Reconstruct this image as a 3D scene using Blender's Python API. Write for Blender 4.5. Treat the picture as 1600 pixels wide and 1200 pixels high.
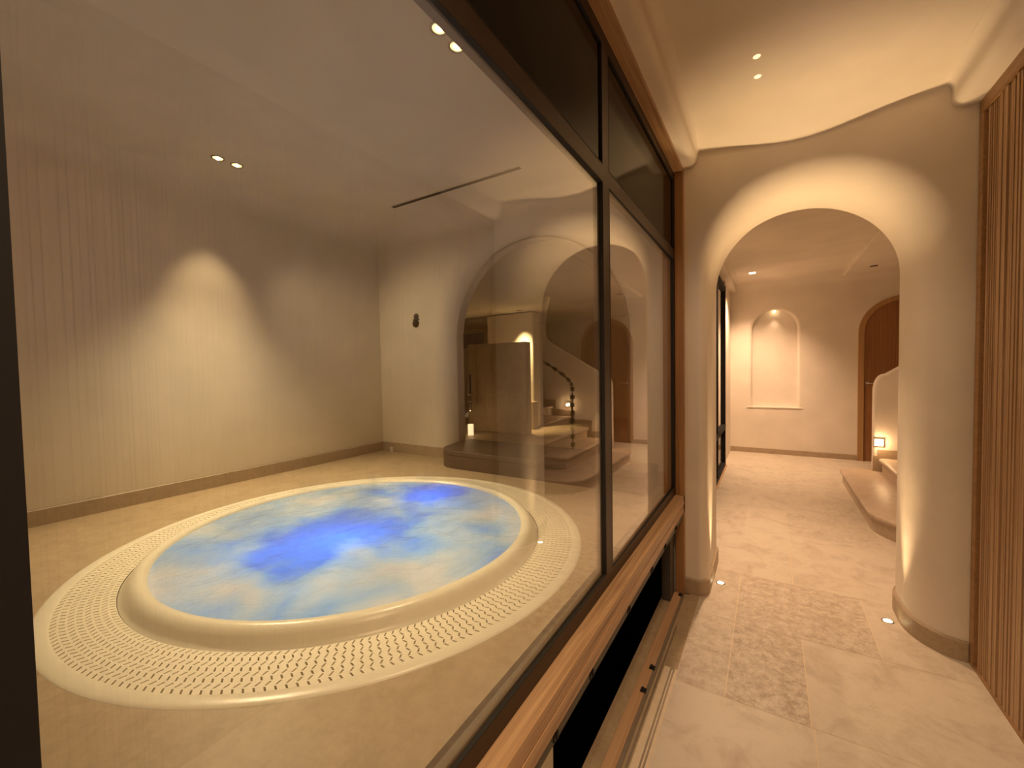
import bpy, bmesh, math, random
from mathutils import Vector, Matrix
random.seed(7)
PI = math.pi
S = bpy.context.scene
COL = S.collection
for o in list(bpy.data.objects):
    bpy.data.objects.remove(o)

# ------------------------------------------------------------------ camera
F_PX, YAW, PITCH, ROLL = 652.0, 0.553726, 0.034211, -0.017598
fw = Vector((-math.sin(YAW)*math.cos(PITCH), math.cos(YAW)*math.cos(PITCH), -math.sin(PITCH)))
rt = Vector((math.cos(YAW), math.sin(YAW), 0))
up = rt.cross(fw)
r2 = rt*math.cos(ROLL) + up*math.sin(ROLL)
u2 = -rt*math.sin(ROLL) + up*math.cos(ROLL)
cam_d = bpy.data.cameras.new('camera')
cam_d.sensor_width = 36.0
cam_d.sensor_fit = 'HORIZONTAL'
cam_d.lens = F_PX/1600*36
cam_d.clip_start = 0.01
cam = bpy.data.objects.new('camera', cam_d)
COL.objects.link(cam)
M = Matrix((r2, u2, -fw)).transposed().to_4x4()
M.translation = Vector((0, 0, 1.5))
cam.matrix_world = M
S.camera = cam

# ------------------------------------------------------------------ world, exposure
w = bpy.data.worlds.new('world')
S.world = w
w.use_nodes = True
w.node_tree.nodes['Background'].inputs['Color'].default_value = (0.02, 0.015, 0.01, 1)
w.node_tree.nodes['Background'].inputs['Strength'].default_value = 0.2
S.view_settings.view_transform = 'Standard'
S.view_settings.look = 'None'
S.view_settings.gamma = 1
S.view_settings.exposure = 0.38
S.view_settings.use_curve_mapping = False

WARM = (1.0, 0.69, 0.43)
HALL = (1.0, 0.63, 0.38)
SPA = (1.0, 0.78, 0.47)

def spot(name, loc, target, watts, size_deg, blend=0.6, col=WARM, rad=0.03, parent=None):
    d = bpy.data.lights.new(name, 'SPOT')
    d.energy = watts; d.color = col; d.spot_size = math.radians(size_deg); d.spot_blend = blend
    d.shadow_soft_size = rad
    o = bpy.data.objects.new(name, d)
    COL.objects.link(o)
    o.location = loc
    v = Vector(target) - Vector(loc)
    o.rotation_euler = v.to_track_quat('-Z', 'Y').to_euler()
    return o

def point(name, loc, watts, col=WARM, rad=0.03):
    d = bpy.data.lights.new(name, 'POINT')
    d.energy = watts; d.color = col; d.shadow_soft_size = rad
    o = bpy.data.objects.new(name, d)
    COL.objects.link(o); o.location = loc
    return o

# ------------------------------------------------------------------ materials
def nm(name):
    m = bpy.data.materials.new(name); m.use_nodes = True
    nt = m.node_tree
    b = nt.nodes['Principled BSDF']
    return m, nt, b

def N(nt, t, **kw):
    n = nt.nodes.new(t)
    for k, v in kw.items():
        if k in n.inputs: n.inputs[k].default_value = v
        else: setattr(n, k, v)
    return n

def coords(nt, scale=(1, 1, 1), kind='Object'):
    tc = N(nt, 'ShaderNodeTexCoord'); mp = N(nt, 'ShaderNodeMapping')
    mp.inputs['Scale'].default_value = scale
    nt.links.new(tc.outputs[kind], mp.inputs['Vector'])
    return mp.outputs['Vector']

def ramp(nt, src, stops):
    r = N(nt, 'ShaderNodeValToRGB')
    el = r.color_ramp.elements
    while len(el) > 1: el.remove(el[-1])
    el[0].position = stops[0][0]; el[0].color = (*stops[0][1], 1)
    for p, c in stops[1:]:
        e = el.new(p); e.color = (*c, 1)
    nt.links.new(src, r.inputs['Fac'])
    return r.outputs['Color']

def bump(nt, b, src, strength, dist=0.01):
    bp = N(nt, 'ShaderNodeBump'); bp.inputs['Strength'].default_value = strength; bp.inputs['Distance'].default_value = dist
    nt.links.new(src, bp.inputs['Height']); nt.links.new(bp.outputs['Normal'], b.inputs['Normal'])

def plain(name, col, rough=0.5, metal=0.0, noise=0.0, scale=30):
    m, nt, b = nm(name)
    b.inputs['Base Color'].default_value = (*col, 1)
    b.inputs['Roughness'].default_value = rough
    b.inputs['Metallic'].default_value = metal
    v = coords(nt)
    t = N(nt, 'ShaderNodeTexNoise'); t.inputs['Scale'].default_value = scale; t.inputs['Detail'].default_value = 4
    nt.links.new(v, t.inputs['Vector'])
    k = noise
    c = ramp(nt, t.outputs['Fac'], [(0.3, tuple(x*(1-k) for x in col)), (0.7, tuple(min(1, x*(1+k)) for x in col))])
    nt.links.new(c, b.inputs['Base Color'])
    return m

def plaster(name, col, rough=0.85, bstr=0.25):
    m, nt, b = nm(name)
    v = coords(nt)
    t = N(nt, 'ShaderNodeTexNoise'); t.inputs['Scale'].default_value = 3.0; t.inputs['Detail'].default_value = 8
    nt.links.new(v, t.inputs['Vector'])
    c = ramp(nt, t.outputs['Fac'], [(0.25, tuple(x*0.93 for x in col)), (0.75, tuple(min(1, x*1.05) for x in col))])
    nt.links.new(c, b.inputs['Base Color'])
    t2 = N(nt, 'ShaderNodeTexNoise'); t2.inputs['Scale'].default_value = 140; t2.inputs['Detail'].default_value = 4
    t3 = N(nt, 'ShaderNodeTexNoise'); t3.inputs['Scale'].default_value = 7; t3.inputs['Detail'].default_value = 3
    nt.links.new(v, t2.inputs['Vector']); nt.links.new(v, t3.inputs['Vector'])
    ad = N(nt, 'ShaderNodeMath', operation='MULTIPLY_ADD'); ad.inputs[1].default_value = 0.12
    nt.links.new(t2.outputs['Fac'], ad.inputs[0]); nt.links.new(t3.outputs['Fac'], ad.inputs[2])
    bump(nt, b, ad.outputs[0], bstr, 0.012)
    b.inputs['Roughness'].default_value = rough
    b.inputs['Specular IOR Level'].default_value = 0.25
    return m

def wood(name, dark, light, axis='Z', rough=0.45, sc=1.0):
    m, nt, b = nm(name)
    s = {'X': (.7, 40, 40), 'Y': (40, .7, 40), 'Z': (40, 40, .7)}[axis]
    v = coords(nt, tuple(x*sc for x in s))
    t = N(nt, 'ShaderNodeTexNoise'); t.inputs['Scale'].default_value = 1.6; t.inputs['Detail'].default_value = 7
    t.inputs['Roughness'].default_value = 0.65; t.inputs['Distortion'].default_value = 0.5
    nt.links.new(v, t.inputs['Vector'])
    c = ramp(nt, t.outputs['Fac'], [(0.28, dark), (0.5, tuple((a+b_)/2 for a, b_ in zip(dark, light))), (0.72, light)])
    nt.links.new(c, b.inputs['Base Color'])
    b.inputs['Roughness'].default_value = rough
    bump(nt, b, t.outputs['Fac'], 0.15, 0.003)
    return m

def stone(name, light, dark, rough=0.4, scale=1.0, use_tone=False, spec=0.4):
    m, nt, b = nm(name)
    v = coords(nt, (scale,)*3)
    a = N(nt, 'ShaderNodeTexNoise'); a.inputs['Scale'].default_value = 5; a.inputs['Detail'].default_value = 9; a.inputs['Roughness'].default_value = 0.68; a.inputs['Distortion'].default_value = 0.6
    c = N(nt, 'ShaderNodeTexNoise'); c.inputs['Scale'].default_value = 20; c.inputs['Detail'].default_value = 13; c.inputs['Roughness'].default_value = 0.86; c.inputs['Distortion'].default_value = 0.3
    nt.links.new(v, a.inputs['Vector']); nt.links.new(v, c.inputs['Vector'])
    mid = tuple(0.6*l+0.4*d for l, d in zip(light, dark))
    ca = ramp(nt, a.outputs['Fac'], [(0.3, mid), (0.52, light), (0.8, tuple(min(1, x*1.06) for x in light))])
    cb = ramp(nt, c.outputs['Fac'], [(0.40, dark), (0.5, mid), (0.58, light)])
    mx = N(nt, 'ShaderNodeMix', data_type='RGBA')
    mx.inputs['Factor'].default_value = 0.3
    nt.links.new(ca, mx.inputs[6]); nt.links.new(cb, mx.inputs[7])
    if use_tone:
        at = N(nt, 'ShaderNodeAttribute'); at.attribute_name = 'tone'
        nt.links.new(at.outputs['Fac'], mx.inputs['Factor'])
    nt.links.new(mx.outputs[2], b.inputs['Base Color'])
    b.inputs['Roughness'].default_value = rough
    b.inputs['Specular IOR Level'].default_value = spec
    bump(nt, b, c.outputs['Fac'], 0.08, 0.004)
    return m

def emit(name, col, strength):
    m, nt, b = nm(name)
    b.inputs['Base Color'].default_value = (*col, 1)
    b.inputs['Emission Color'].default_value = (*col, 1)
    b.inputs['Emission Strength'].default_value = strength
    return m

def glassmat(name, tint=(0.95, 0.95, 0.93), boost=1.0):
    m, nt, b = nm(name)
    nt.nodes.remove(b)
    out = nt.nodes['Material Output']
    lw = N(nt, 'ShaderNodeLayerWeight'); lw.inputs['Blend'].default_value = 0.5
    pw = N(nt, 'ShaderNodeMath', operation='POWER'); pw.inputs[1].default_value = 4.6
    nt.links.new(lw.outputs['Facing'], pw.inputs[0])
    ma = N(nt, 'ShaderNodeMath', operation='MULTIPLY_ADD'); ma.inputs[1].default_value = 0.95*boost; ma.inputs[2].default_value = 0.042*boost
    ma.use_clamp = True
    nt.links.new(pw.outputs[0], ma.inputs[0])
    tr = N(nt, 'ShaderNodeBsdfTransparent'); tr.inputs['Color'].default_value = (*tint, 1)
    gl = N(nt, 'ShaderNodeBsdfGlossy'); gl.inputs['Roughness'].default_value = 0.0; gl.inputs['Color'].default_value = (1, 1, 1, 1)
    mx = N(nt, 'ShaderNodeMixShader')
    nt.links.new(ma.outputs[0], mx.inputs['Fac']); nt.links.new(tr.outputs[0], mx.inputs[1]); nt.links.new(gl.outputs[0], mx.inputs[2])
    nt.links.new(mx.outputs[0], out.inputs['Surface'])
    return m

MAT = dict(
    plaster=plaster('warm_plaster', (0.82, 0.75, 0.65)),
    spa_plaster=plaster('spa_plaster', (0.76, 0.69, 0.57)),
    floor=stone('limestone_tiles', (0.73, 0.655, 0.54), (0.30, 0.21, 0.13), 0.38, 1.0, True),
    deck=stone('limestone_deck', (0.48, 0.37, 0.235), (0.24, 0.165, 0.095), 0.45, 1.2),
    step=stone('limestone_steps', (0.62, 0.50, 0.38), (0.36, 0.26, 0.18), 0.4, 1.6),
    skirt=stone('limestone_skirting', (0.46, 0.36, 0.25), (0.27, 0.19, 0.12), 0.5, 2.5),
    dstep=stone('dark_limestone', (0.11, 0.075, 0.048), (0.06, 0.042, 0.028), 0.5, 2.5),
    grout=plain('pale_grout', (0.80, 0.68, 0.50), 0.8, 0, 0.05),
    oak=wood('oak_sill', (0.25, 0.13, 0.06), (0.68, 0.45, 0.24), 'Y', 0.4),
    oakz=wood('oak_post', (0.24, 0.11, 0.04), (0.50, 0.27, 0.11), 'Z', 0.45),
    oakf=wood('oak_floor_strip', (0.46, 0.27, 0.14), (0.64, 0.42, 0.24), 'Y', 0.5),
    slat=wood('oak_slats', (0.34, 0.20, 0.10), (0.60, 0.41, 0.24), 'Z', 0.5),
    slatfr=wood('oak_slat_frame', (0.28, 0.15, 0.06), (0.44, 0.26, 0.12), 'Y', 0.5),
    door=wood('oak_door_leaf', (0.22, 0.095, 0.03), (0.38, 0.18, 0.07), 'Z', 0.45),
    doorfr=wood('oak_door_frame', (0.36, 0.20, 0.08), (0.52, 0.31, 0.14), 'Z', 0.45),
    frame=plain('bronze_metal', (0.050, 0.031, 0.018), 0.42, 0.5, 0.1),
    frame_in=plain('inner_bronze_metal', (0.20, 0.165, 0.12), 0.45, 0.4, 0.08),
    frame_d=plain('dark_metal', (0.004, 0.003, 0.0025), 0.85, 0.0, 0.1),
    seal=plain('black_seal', (0.006, 0.005, 0.004), 0.6),
    grey=plain('grey_metal', (0.10, 0.09, 0.075), 0.55, 0.4, 0.1),
    alu=plain('aluminium_track', (0.42, 0.36, 0.28), 0.4, 0.6, 0.05),
    black=plain('painted_void_shade', (0.002, 0.002, 0.002), 0.9),  # shade of the void put into the colour
    glass=glassmat('window_glass', (0.94, 0.93, 0.90), 1.35),
    cream=plain('cream_shell', (0.84, 0.78, 0.62), 0.3, 0, 0.02),
    grate=plain('cream_grating', (0.84, 0.77, 0.60), 0.5, 0, 0.03),
    channel=plain('overflow_channel', (0.26, 0.20, 0.11), 0.7, 0, 0.05),
    chrome=plain('brushed_chrome', (0.55, 0.5, 0.45), 0.25, 1.0),
    leather=plain('dark_brown_rail', (0.035, 0.02, 0.012), 0.5, 0.1, 0.2),
    white=plain('white_plastic', (0.7, 0.65, 0.55), 0.5),
    lamp=emit('lamp_glow', (1.0, 0.78, 0.45), 10),
    lamp_s=emit('small_lamp_glow', (1.0, 0.8, 0.5), 18),
    lamp_dim=emit('dim_lamp_glow', (1.0, 0.72, 0.42), 1.0),
    lampspa=emit('spa_lamp_reflector', (1.0, 0.80, 0.36), 1.5),
)
# dark ribbed screen glass above the window
m, nt, b = nm('black_panel_glass')
b.inputs['Base Color'].default_value = (0.012, 0.010, 0.007, 1); b.inputs['Roughness'].default_value = 0.1
b.inputs['Specular IOR Level'].default_value = 0.06
MAT['blackglass'] = m

# water: foaming, translucent, lit from below by the blue pool lamps
m, nt, b = nm('whirlpool_water')
out = nt.nodes['Material Output']
v = coords(nt)
n1 = N(nt, 'ShaderNodeTexNoise'); n1.inputs['Scale'].default_value = 3.2; n1.inputs['Detail'].default_value = 5; n1.inputs['Distortion'].default_value = 0.3
n2 = N(nt, 'ShaderNodeTexNoise'); n2.inputs['Scale'].default_value = 40; n2.inputs['Detail'].default_value = 6
nt.links.new(v, n1.inputs['Vector']); nt.links.new(v, n2.inputs['Vector'])
# foam thins over two pool lamps; their blue glow is painted into the colour
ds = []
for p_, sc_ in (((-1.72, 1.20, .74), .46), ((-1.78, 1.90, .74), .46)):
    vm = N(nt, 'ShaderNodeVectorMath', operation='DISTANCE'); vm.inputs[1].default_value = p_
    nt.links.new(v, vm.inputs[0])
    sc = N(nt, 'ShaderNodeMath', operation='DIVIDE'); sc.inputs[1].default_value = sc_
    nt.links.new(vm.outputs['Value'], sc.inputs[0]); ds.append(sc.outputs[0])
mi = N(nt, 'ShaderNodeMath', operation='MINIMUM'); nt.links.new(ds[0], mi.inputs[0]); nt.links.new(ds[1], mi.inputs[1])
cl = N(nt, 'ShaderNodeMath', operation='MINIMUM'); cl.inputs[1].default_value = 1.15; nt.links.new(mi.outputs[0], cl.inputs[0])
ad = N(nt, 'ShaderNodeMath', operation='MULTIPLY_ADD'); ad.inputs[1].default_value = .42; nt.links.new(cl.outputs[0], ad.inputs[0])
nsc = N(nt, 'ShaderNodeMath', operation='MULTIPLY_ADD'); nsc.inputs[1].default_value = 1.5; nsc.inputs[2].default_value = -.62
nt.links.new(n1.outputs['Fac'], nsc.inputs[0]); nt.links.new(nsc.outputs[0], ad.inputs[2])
foam_glowc = ramp(nt, ad.outputs[0], [(0.22, (0.16, 0.30, 0.62)), (0.42, (0.40, 0.58, 0.68)), (0.62, (0.60, 0.72, 0.74)), (0.85, (0.80, 0.80, 0.76))])  # blue end paints lamp glow; palest tones also stand in for steam haze
df = N(nt, 'ShaderNodeBsdfDiffuse'); nt.links.new(foam_glowc, df.inputs['Color'])
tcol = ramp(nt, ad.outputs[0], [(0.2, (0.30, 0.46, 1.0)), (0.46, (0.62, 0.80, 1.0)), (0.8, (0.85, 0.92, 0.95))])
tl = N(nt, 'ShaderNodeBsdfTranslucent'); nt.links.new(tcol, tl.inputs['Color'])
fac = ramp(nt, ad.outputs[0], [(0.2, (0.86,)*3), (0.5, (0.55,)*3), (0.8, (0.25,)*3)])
mx = N(nt, 'ShaderNodeMixShader'); nt.links.new(fac, mx.inputs['Fac']); nt.links.new(df.outputs[0], mx.inputs[1]); nt.links.new(tl.outputs[0], mx.inputs[2])
gl = N(nt, 'ShaderNodeBsdfGlossy'); gl.inputs['Roughness'].default_value = 0.06
fr = N(nt, 'ShaderNodeFresnel'); fr.inputs['IOR'].default_value = 1.33
bp = N(nt, 'ShaderNodeBump'); bp.inputs['Strength'].default_value = 0.35; bp.inputs['Distance'].default_value = 0.015
nt.links.new(n2.outputs['Fac'], bp.inputs['Height'])
for s_ in (df, tl, gl, fr): nt.links.new(bp.outputs['Normal'], s_.inputs['Normal'])
m2 = N(nt, 'ShaderNodeMixShader'); nt.links.new(fr.outputs[0], m2.inputs['Fac']); nt.links.new(mx.outputs[0], m2.inputs[1]); nt.links.new(gl.outputs[0], m2.inputs[2])
nt.links.new(m2.outputs[0], out.inputs['Surface'])
MAT['water'] = m

# ------------------------------------------------------------------ helpers
class MB:
    def __init__(s): s.v = []; s.f = []
    def quad(s, a, b, c, d):
        n = len(s.v); s.v += [a, b, c, d]; s.f.append((n, n+1, n+2, n+3)); return s
    def box(s, x0, x1, y0, y1, z0, z1):
        n = len(s.v)
        s.v += [(x0,y0,z0),(x1,y0,z0),(x1,y1,z0),(x0,y1,z0),(x0,y0,z1),(x1,y0,z1),(x1,y1,z1),(x0,y1,z1)]
        s.f += [tuple(n+i for i in q) for q in ((0,3,2,1),(4,5,6,7),(0,1,5,4),(1,2,6,5),(2,3,7,6),(3,0,4,7))]
        return s
    def grid(s, rows, closed=False):
        n = len(s.v); R = len(rows); C_ = len(rows[0])
        for r in rows: s.v += list(r)
        for i in range(R-1):
            for j in range(C_ if closed else C_-1):
                k = (j+1) % C_
                s.f.append((n+i*C_+j, n+i*C_+k, n+(i+1)*C_+k, n+(i+1)*C_+j))
        return s
    def prism(s, pts, y0, y1, axes='XZ'):
        n = len(s.v); k = len(pts)
        def P(p, t):
            if axes == 'XZ': return (p[0], t, p[1])
            if axes == 'XY': return (p[0], p[1], t)
            return (t, p[0], p[1])
        s.v += [P(p, y0) for p in pts] + [P(p, y1) for p in pts]
        s.f.append(tuple(range(n, n+k))); s.f.append(tuple(range(n+2*k-1, n+k-1, -1)))
        for i in range(k):
            j = (i+1) % k
            s.f.append((n+i, n+j, n+k+j, n+k+i))
        return s
    def lathe(s, prof, c, seg=48, axis='Z'):
        rows = []
        for r, z in prof:
            row = []
            for i in range(seg):
                a = 2*PI*i/seg
                if axis == 'Z': row.append((c[0]+r*math.cos(a), c[1]+r*math.sin(a), c[2]+z))
                elif axis == 'Y': row.append((c[0]+r*math.cos(a), c[1]+z, c[2]+r*math.sin(a)))
                else: row.append((c[0]+z, c[1]+r*math.cos(a), c[2]+r*math.sin(a)))
            rows.append(row)
        return s.grid(rows, True)
    def tube(s, pts, r, seg=10):
        pts = [Vector(p) for p in pts]; rows = []
        for i, p in enumerate(pts):
            t = (pts[min(i+1, len(pts)-1)] - pts[max(i-1, 0)]).normalized()
            a = t.cross(Vector((0, 1, 0.01))).normalized(); b_ = t.cross(a)
            rr = r[i] if isinstance(r, (list, tuple)) else r
            rows.append([tuple(p + a*rr*math.cos(2*PI*k/seg) + b_*rr*math.sin(2*PI*k/seg)) for k in range(seg)])
        n = len(s.v); s.grid(rows, True)
        s.f.append(tuple(range(n, n+seg))); s.f.append(tuple(range(n+(len(rows)-1)*seg, n+len(rows)*seg)))
        return s
    def build(s, name, mat, parent=None, smooth=False, bevel=0, label=None, kind=None):
        me = bpy.data.meshes.new(name); me.from_pydata(s.v, [], s.f)
        bm = bmesh.new(); bm.from_mesh(me)
        bmesh.ops.remove_doubles(bm, verts=bm.verts, dist=1e-6)
        bmesh.ops.recalc_face_normals(bm, faces=bm.faces)
        bm.to_mesh(me); bm.free()
        me.materials.append(MAT[mat])
        o = bpy.data.objects.new(name, me); COL.objects.link(o)
        if parent is not None:
            o.parent = parent
            if parent.type == 'EMPTY' or True:
                o.matrix_parent_inverse = Matrix.Translation(-Vector(parent.location)) if parent.type == 'EMPTY' else Matrix()
        if smooth:
            for p in me.polygons: p.use_smooth = True
            if smooth == 'auto':
                bm = bmesh.new(); bm.from_mesh(me)
                for e in bm.edges:
                    if len(e.link_faces) == 2 and e.calc_face_angle() > 0.6: e.smooth = False
                bm.to_mesh(me); bm.free()
        if bevel:
            md = o.modifiers.new('bevel', 'BEVEL'); md.width = bevel; md.segments = 3; md.limit_method = 'ANGLE'
        if label: o['label'] = label
        if kind: o['kind'] = kind
        return o

def tag(o, label, cat, group=None):
    o['label'] = label; o['category'] = cat
    if group: o['group'] = group
    return o

def thing(name, loc, label, cat, group=None):
    o = bpy.data.objects.new(name, None); COL.objects.link(o); o.location = loc
    o.empty_display_size = 0.05
    return tag(o, label, cat, group)

def struct(o, label, cat):
    o['kind'] = 'structure'; return tag(o, label, cat)

def sthing(name, loc, label, cat):
    return struct(thing(name, loc, label, cat), label, cat)

def arch_wall(x0, x1, z0, zt, yf, yb, cx, hw, zs, rz, Rf, Ry, nb=12, na=48):
    """wall with an arched, bullnosed opening; Rf(a) gives the bullnose width at angle a (180 = left jamb, 0 = right)."""
    Lp = []
    for i in range(7): Lp.append((cx-hw, z0+(zs-z0)*i/7, -1, 0, Rf(180), x0, z0+(zs-z0)*i/7))
    angs = set(180*i/na for i in range(na+1))
    for xx in (x0, x1): angs.add(math.degrees(math.atan2(zt-zs, xx-cx)))
    for a in sorted(angs, reverse=True):
        c, s_ = math.cos(math.radians(a)), math.sin(math.radians(a))
        ts = []
        if c < -1e-9: ts.append((x0-cx)/c)
        if c > 1e-9: ts.append((x1-cx)/c)
        if s_ > 1e-9: ts.append((zt-zs)/s_)
        t = min(ts)
        Lp.append((cx+hw*c, zs+rz*s_, c, s_, Rf(a), cx+t*c, zs+t*s_))
    for i in range(6, -1, -1): Lp.append((cx+hw, z0+(zs-z0)*i/7, 1, 0, Rf(0), x1, z0+(zs-z0)*i/7))
    rows = []
    for px, pz, nx, nz, R, bx, bz in Lp:
        row = [(bx, yf, bz)]
        for k in range(nb+1):
            a = k/nb*PI/2
            o_ = R*(1-math.sin(a)); y = yf + min(Ry, max(R*1.4, .05))*(1-math.cos(a))
            X = min(max(px+nx*o_, x0), x1)
            row.append((X, y, pz+nz*o_))
        for k in range(nb, -1, -1):
            a = k/nb*PI/2
            o_ = R*(1-math.sin(a)); y = yb - min(Ry, max(R*1.4, .05))*(1-math.cos(a))
            X = min(max(px+nx*o_, x0), x1)
            row.append((X, y, pz+nz*o_))
        row.append((bx, yb, bz))
        rows.append(row)
    m_ = MB(); m_.grid(rows); return m_

def bull_path(xe, sgn, R, Ry, yf, yb, n=10):
    """plan of the jamb: xe the opening edge, sgn +1 right jamb, -1 left"""
    P = []
    ry = min(Ry, max(R*1.4, .05))
    for k in range(n+1):
        a = k/n*PI/2; P.append((xe+sgn*R*(1-math.sin(a)), yf+ry*(1-math.cos(a))))
    for k in range(n, -1, -1):
        a = k/n*PI/2; P.append((xe+sgn*R*(1-math.sin(a)), yb-ry*(1-math.cos(a))))
    return P

def skirting(path, z0, h, th, flip=1):
    """skirting board along a plan path; th towards flip*left normal"""
    out = []
    for i, p in enumerate(path):
        a = Vector(path[max(i-1, 0)]); b_ = Vector(path[min(i+1, len(path)-1)])
        t = (b_-a).normalized(); n = Vector((-t.y, t.x))*flip
        out.append((p[0]+n.x*th, p[1]+n.y*th))
    m_ = MB()
    m_.grid([[(x, y, z0) for x, y in out], [(x, y, z0+h-0.004) for x, y in out],
             [(x-(x-p[0])*.3, y-(y-p[1])*.3, z0+h) for (x, y), p in zip(out, path)], [(x, y, z0+h) for x, y in path]])
    e = len(out)-1
    for i in (0, e):
        m_.quad((*out[i], z0), (*path[i], z0), (*path[i], z0+h), (*out[i], z0+h-.004))
    return m_

def ceiling(x0, x1, y0, y1, H, r, fn=None, sides='LRFB'):
    def ax(a, b_):
        L = [a+r*(1-math.cos(i/8*PI/2)) for i in range(9)]
        Rr = [b_-r*(1-math.cos(i/8*PI/2)) for i in range(8, -1, -1)]
        n = max(2, int((Rr[0]-L[-1])/0.08))
        return L + [L[-1]+(Rr[0]-L[-1])*i/n for i in range(1, n)] + Rr
    rows = []
    for y in ax(y0, y1):
        row = []
        for x in ax(x0, x1):
            ds = [r]
            if 'L' in sides: ds.append(x-x0)
            if 'R' in sides: ds.append(x1-x)
            if 'F' in sides: ds.append(y-y0)
            if 'B' in sides: ds.append(y1-y)
            d = min(ds)
            z = H - r + math.sqrt(max(0, r*r-(r-d)**2))
            if fn: z += fn(x, y)
            row.append((x, y, z))
        rows.append(row)
    return MB().grid(rows)

# ------------------------------------------------------------------ setting
XG = -0.55           # glass plane
XL, XR = -0.59, 0.862   # corridor left (glazing back) and right wall
YF, YB = 2.92, 3.57  # arch wall front and back
ZD = 0.70            # spa deck level
HC, HS, HH = 2.86, 2.86, 2.90
Y0 = -1.6            # behind the photographer
# --- floor of corridor and hall: one mesh of limestone tiles over a grout bed
rows_y = [(-1.6, -.9, [.1]), (-.9, -.2, [-.1, .5]), (-.2, .45, [.2]), (.45, 1.4, [-.05, .55]), (1.4, 2.06, [.16]),
          (2.06, 2.72, [-.17, .152]), (2.72, 3.37, [-.17, .49]), (3.37, 4.38, [.14]), (4.38, 5.05, [-.19, .14, .8, 1.5, 2.3]),
          (5.05, 5.7, [.47, 1.2, 2.0]), (5.7, 6.35, [-.1, .3, 1.0, 1.9]), (6.35, 7.0, [.1, .75, 1.6]), (7.0, 7.65, [-.25, .4, 1.1, 2.1]), (7.65, 8.28, [.05, .7, 1.4])]
tones = {(1.4, 0): .05, (1.4, 1): .08, (2.06, 0): .55, (2.06, 1): .75, (2.06, 2): .12, (2.72, 0): .3, (2.72, 1): .65, (2.72, 2): .18, (3.37, 0): .15, (3.37, 1): .12}
mb = MB(); tv = []
for y0, y1, js in rows_y:
    xa = -0.385 if y0 < 3.0 else XL
    xb = XR if y0 < 3.0 else 3.3
    xs = [xa]+[j for j in js if j < xb-.1]+[xb]
    for i in range(len(xs)-1):
        g = 0.0022
        n0 = len(mb.f)
        a, b_, c, d = xs[i]+g, xs[i+1]-g, y0+g, y1-g
        mb.quad((a, c, 0), (b_, c, 0), (b_, d, 0), (a, d, 0))
        tv.append(tones.get((y0, i), random.uniform(.1, .4)))
fl = None
me = bpy.data.meshes.new('floor'); me.from_pydata(mb.v, [], mb.f)
at = me.attributes.new('tone', 'FLOAT', 'FACE')
for i, t in enumerate(tv): at.data[i].value = t
nq = len(mb.f)
me.materials.append(MAT['floor'])
fl = bpy.data.objects.new('floor', me); COL.objects.link(fl)
struct(fl, 'beige limestone tile floor running from the corridor through the arch', 'floor')
g_ = MB(); g_.box(-0.445, XR, Y0, 3.0, -0.05, -0.0008); g_.box(XL, 3.3, 3.0, 8.28, -0.05, -0.0008)
g_.build('grout', 'grout', fl, label='pale joints between the limestone tiles')

# --- corridor walls and ceilings
RfC = lambda a: 0.055 + (0.14-0.055)*max(0, min(1, (180-a)/60)) + .05*max(0, min(1, (90-a)/80))
o = arch_wall(-0.60, XR, 0, 2.95, YF, YB, 0.155, 0.50, 2.03, 0.50, RfC, 0.27).build('wall_arch', 'plaster', smooth='auto')
struct(o, 'rounded plaster arch wall at the end of the corridor', 'wall')
o = MB().box(XR, 3.4, YF, YB, 0, 2.95).build('wall_stair', 'plaster'); struct(o, 'plaster wall hidden behind the right arch pier', 'wall')
p_ = bull_path(0.655, 1, 0.19, 0.27, YF, YB)
o = skirting(p_, 0, 0.10, 0.014, 1).build('baseboard_right', 'skirt', smooth='auto'); struct(o, 'stone skirting curving around the right arch pier', 'skirting')
p_ = [(-0.475, YF)]+bull_path(-0.345, -1, 0.055, 0.27, YF, YB)
o = skirting(p_, 0, 0.10, 0.014, -1).build('baseboard_left', 'skirt', smooth='auto'); struct(o, 'stone skirting curving around the left arch pier', 'skirting')

def sag(x, y):
    s_ = max(0, min(1, (y-(YF-.42))/.42)); s_ = s_*s_*(3-2*s_)
    return -0.07*s_*math.exp(-((x-0.14)/0.36)**2) - .004*s_
o = ceiling(-0.50, XR, Y0, YF, HC, 0.03, sag).build('ceiling_corridor', 'plaster', smooth=True); struct(o, 'softly uneven plaster ceiling of the corridor', 'ceiling')
# rounded bulkheads over window and slat wall
def bulk(x_wall, sgn, w_, zb, y0, y1, zt=2.87):
    pts = [(x_wall, zt), (x_wall, zb)]
    R = 0.045
    xo = x_wall+sgn*w_
    for k in range(9):
        a = k/8*PI/2; pts.append((xo-sgn*R+sgn*R*math.sin(a), zb+R-R*math.cos(a)))
    for k in range(9):   # concave return into the ceiling
        a = k/8*PI/2; pts.append((xo+sgn*R*(1-math.cos(a)), zt-.012-R+R*math.sin(a)))
    pts.append((xo+sgn*R, zt))
    return MB().prism(pts, y0, y1)
o = bulk(-0.474, 1, 0.08, 2.768, Y0, YF-.002).build('trim_1', 'plaster', smooth='auto'); struct(o, 'rounded plaster bulkhead above the spa window', 'bulkhead')
o = bulk(XR, -1, 0.11, 2.735, Y0, YF-.002).build('trim_2', 'plaster', smooth='auto'); struct(o, 'rounded plaster bulkhead above the slatted wall', 'bulkhead')
o = MB().box(XR+.03, XR+.10, Y0, YF, 0, 2.9).build('wall_right', 'plaster'); struct(o, 'wall behind the oak slats', 'wall')
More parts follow.
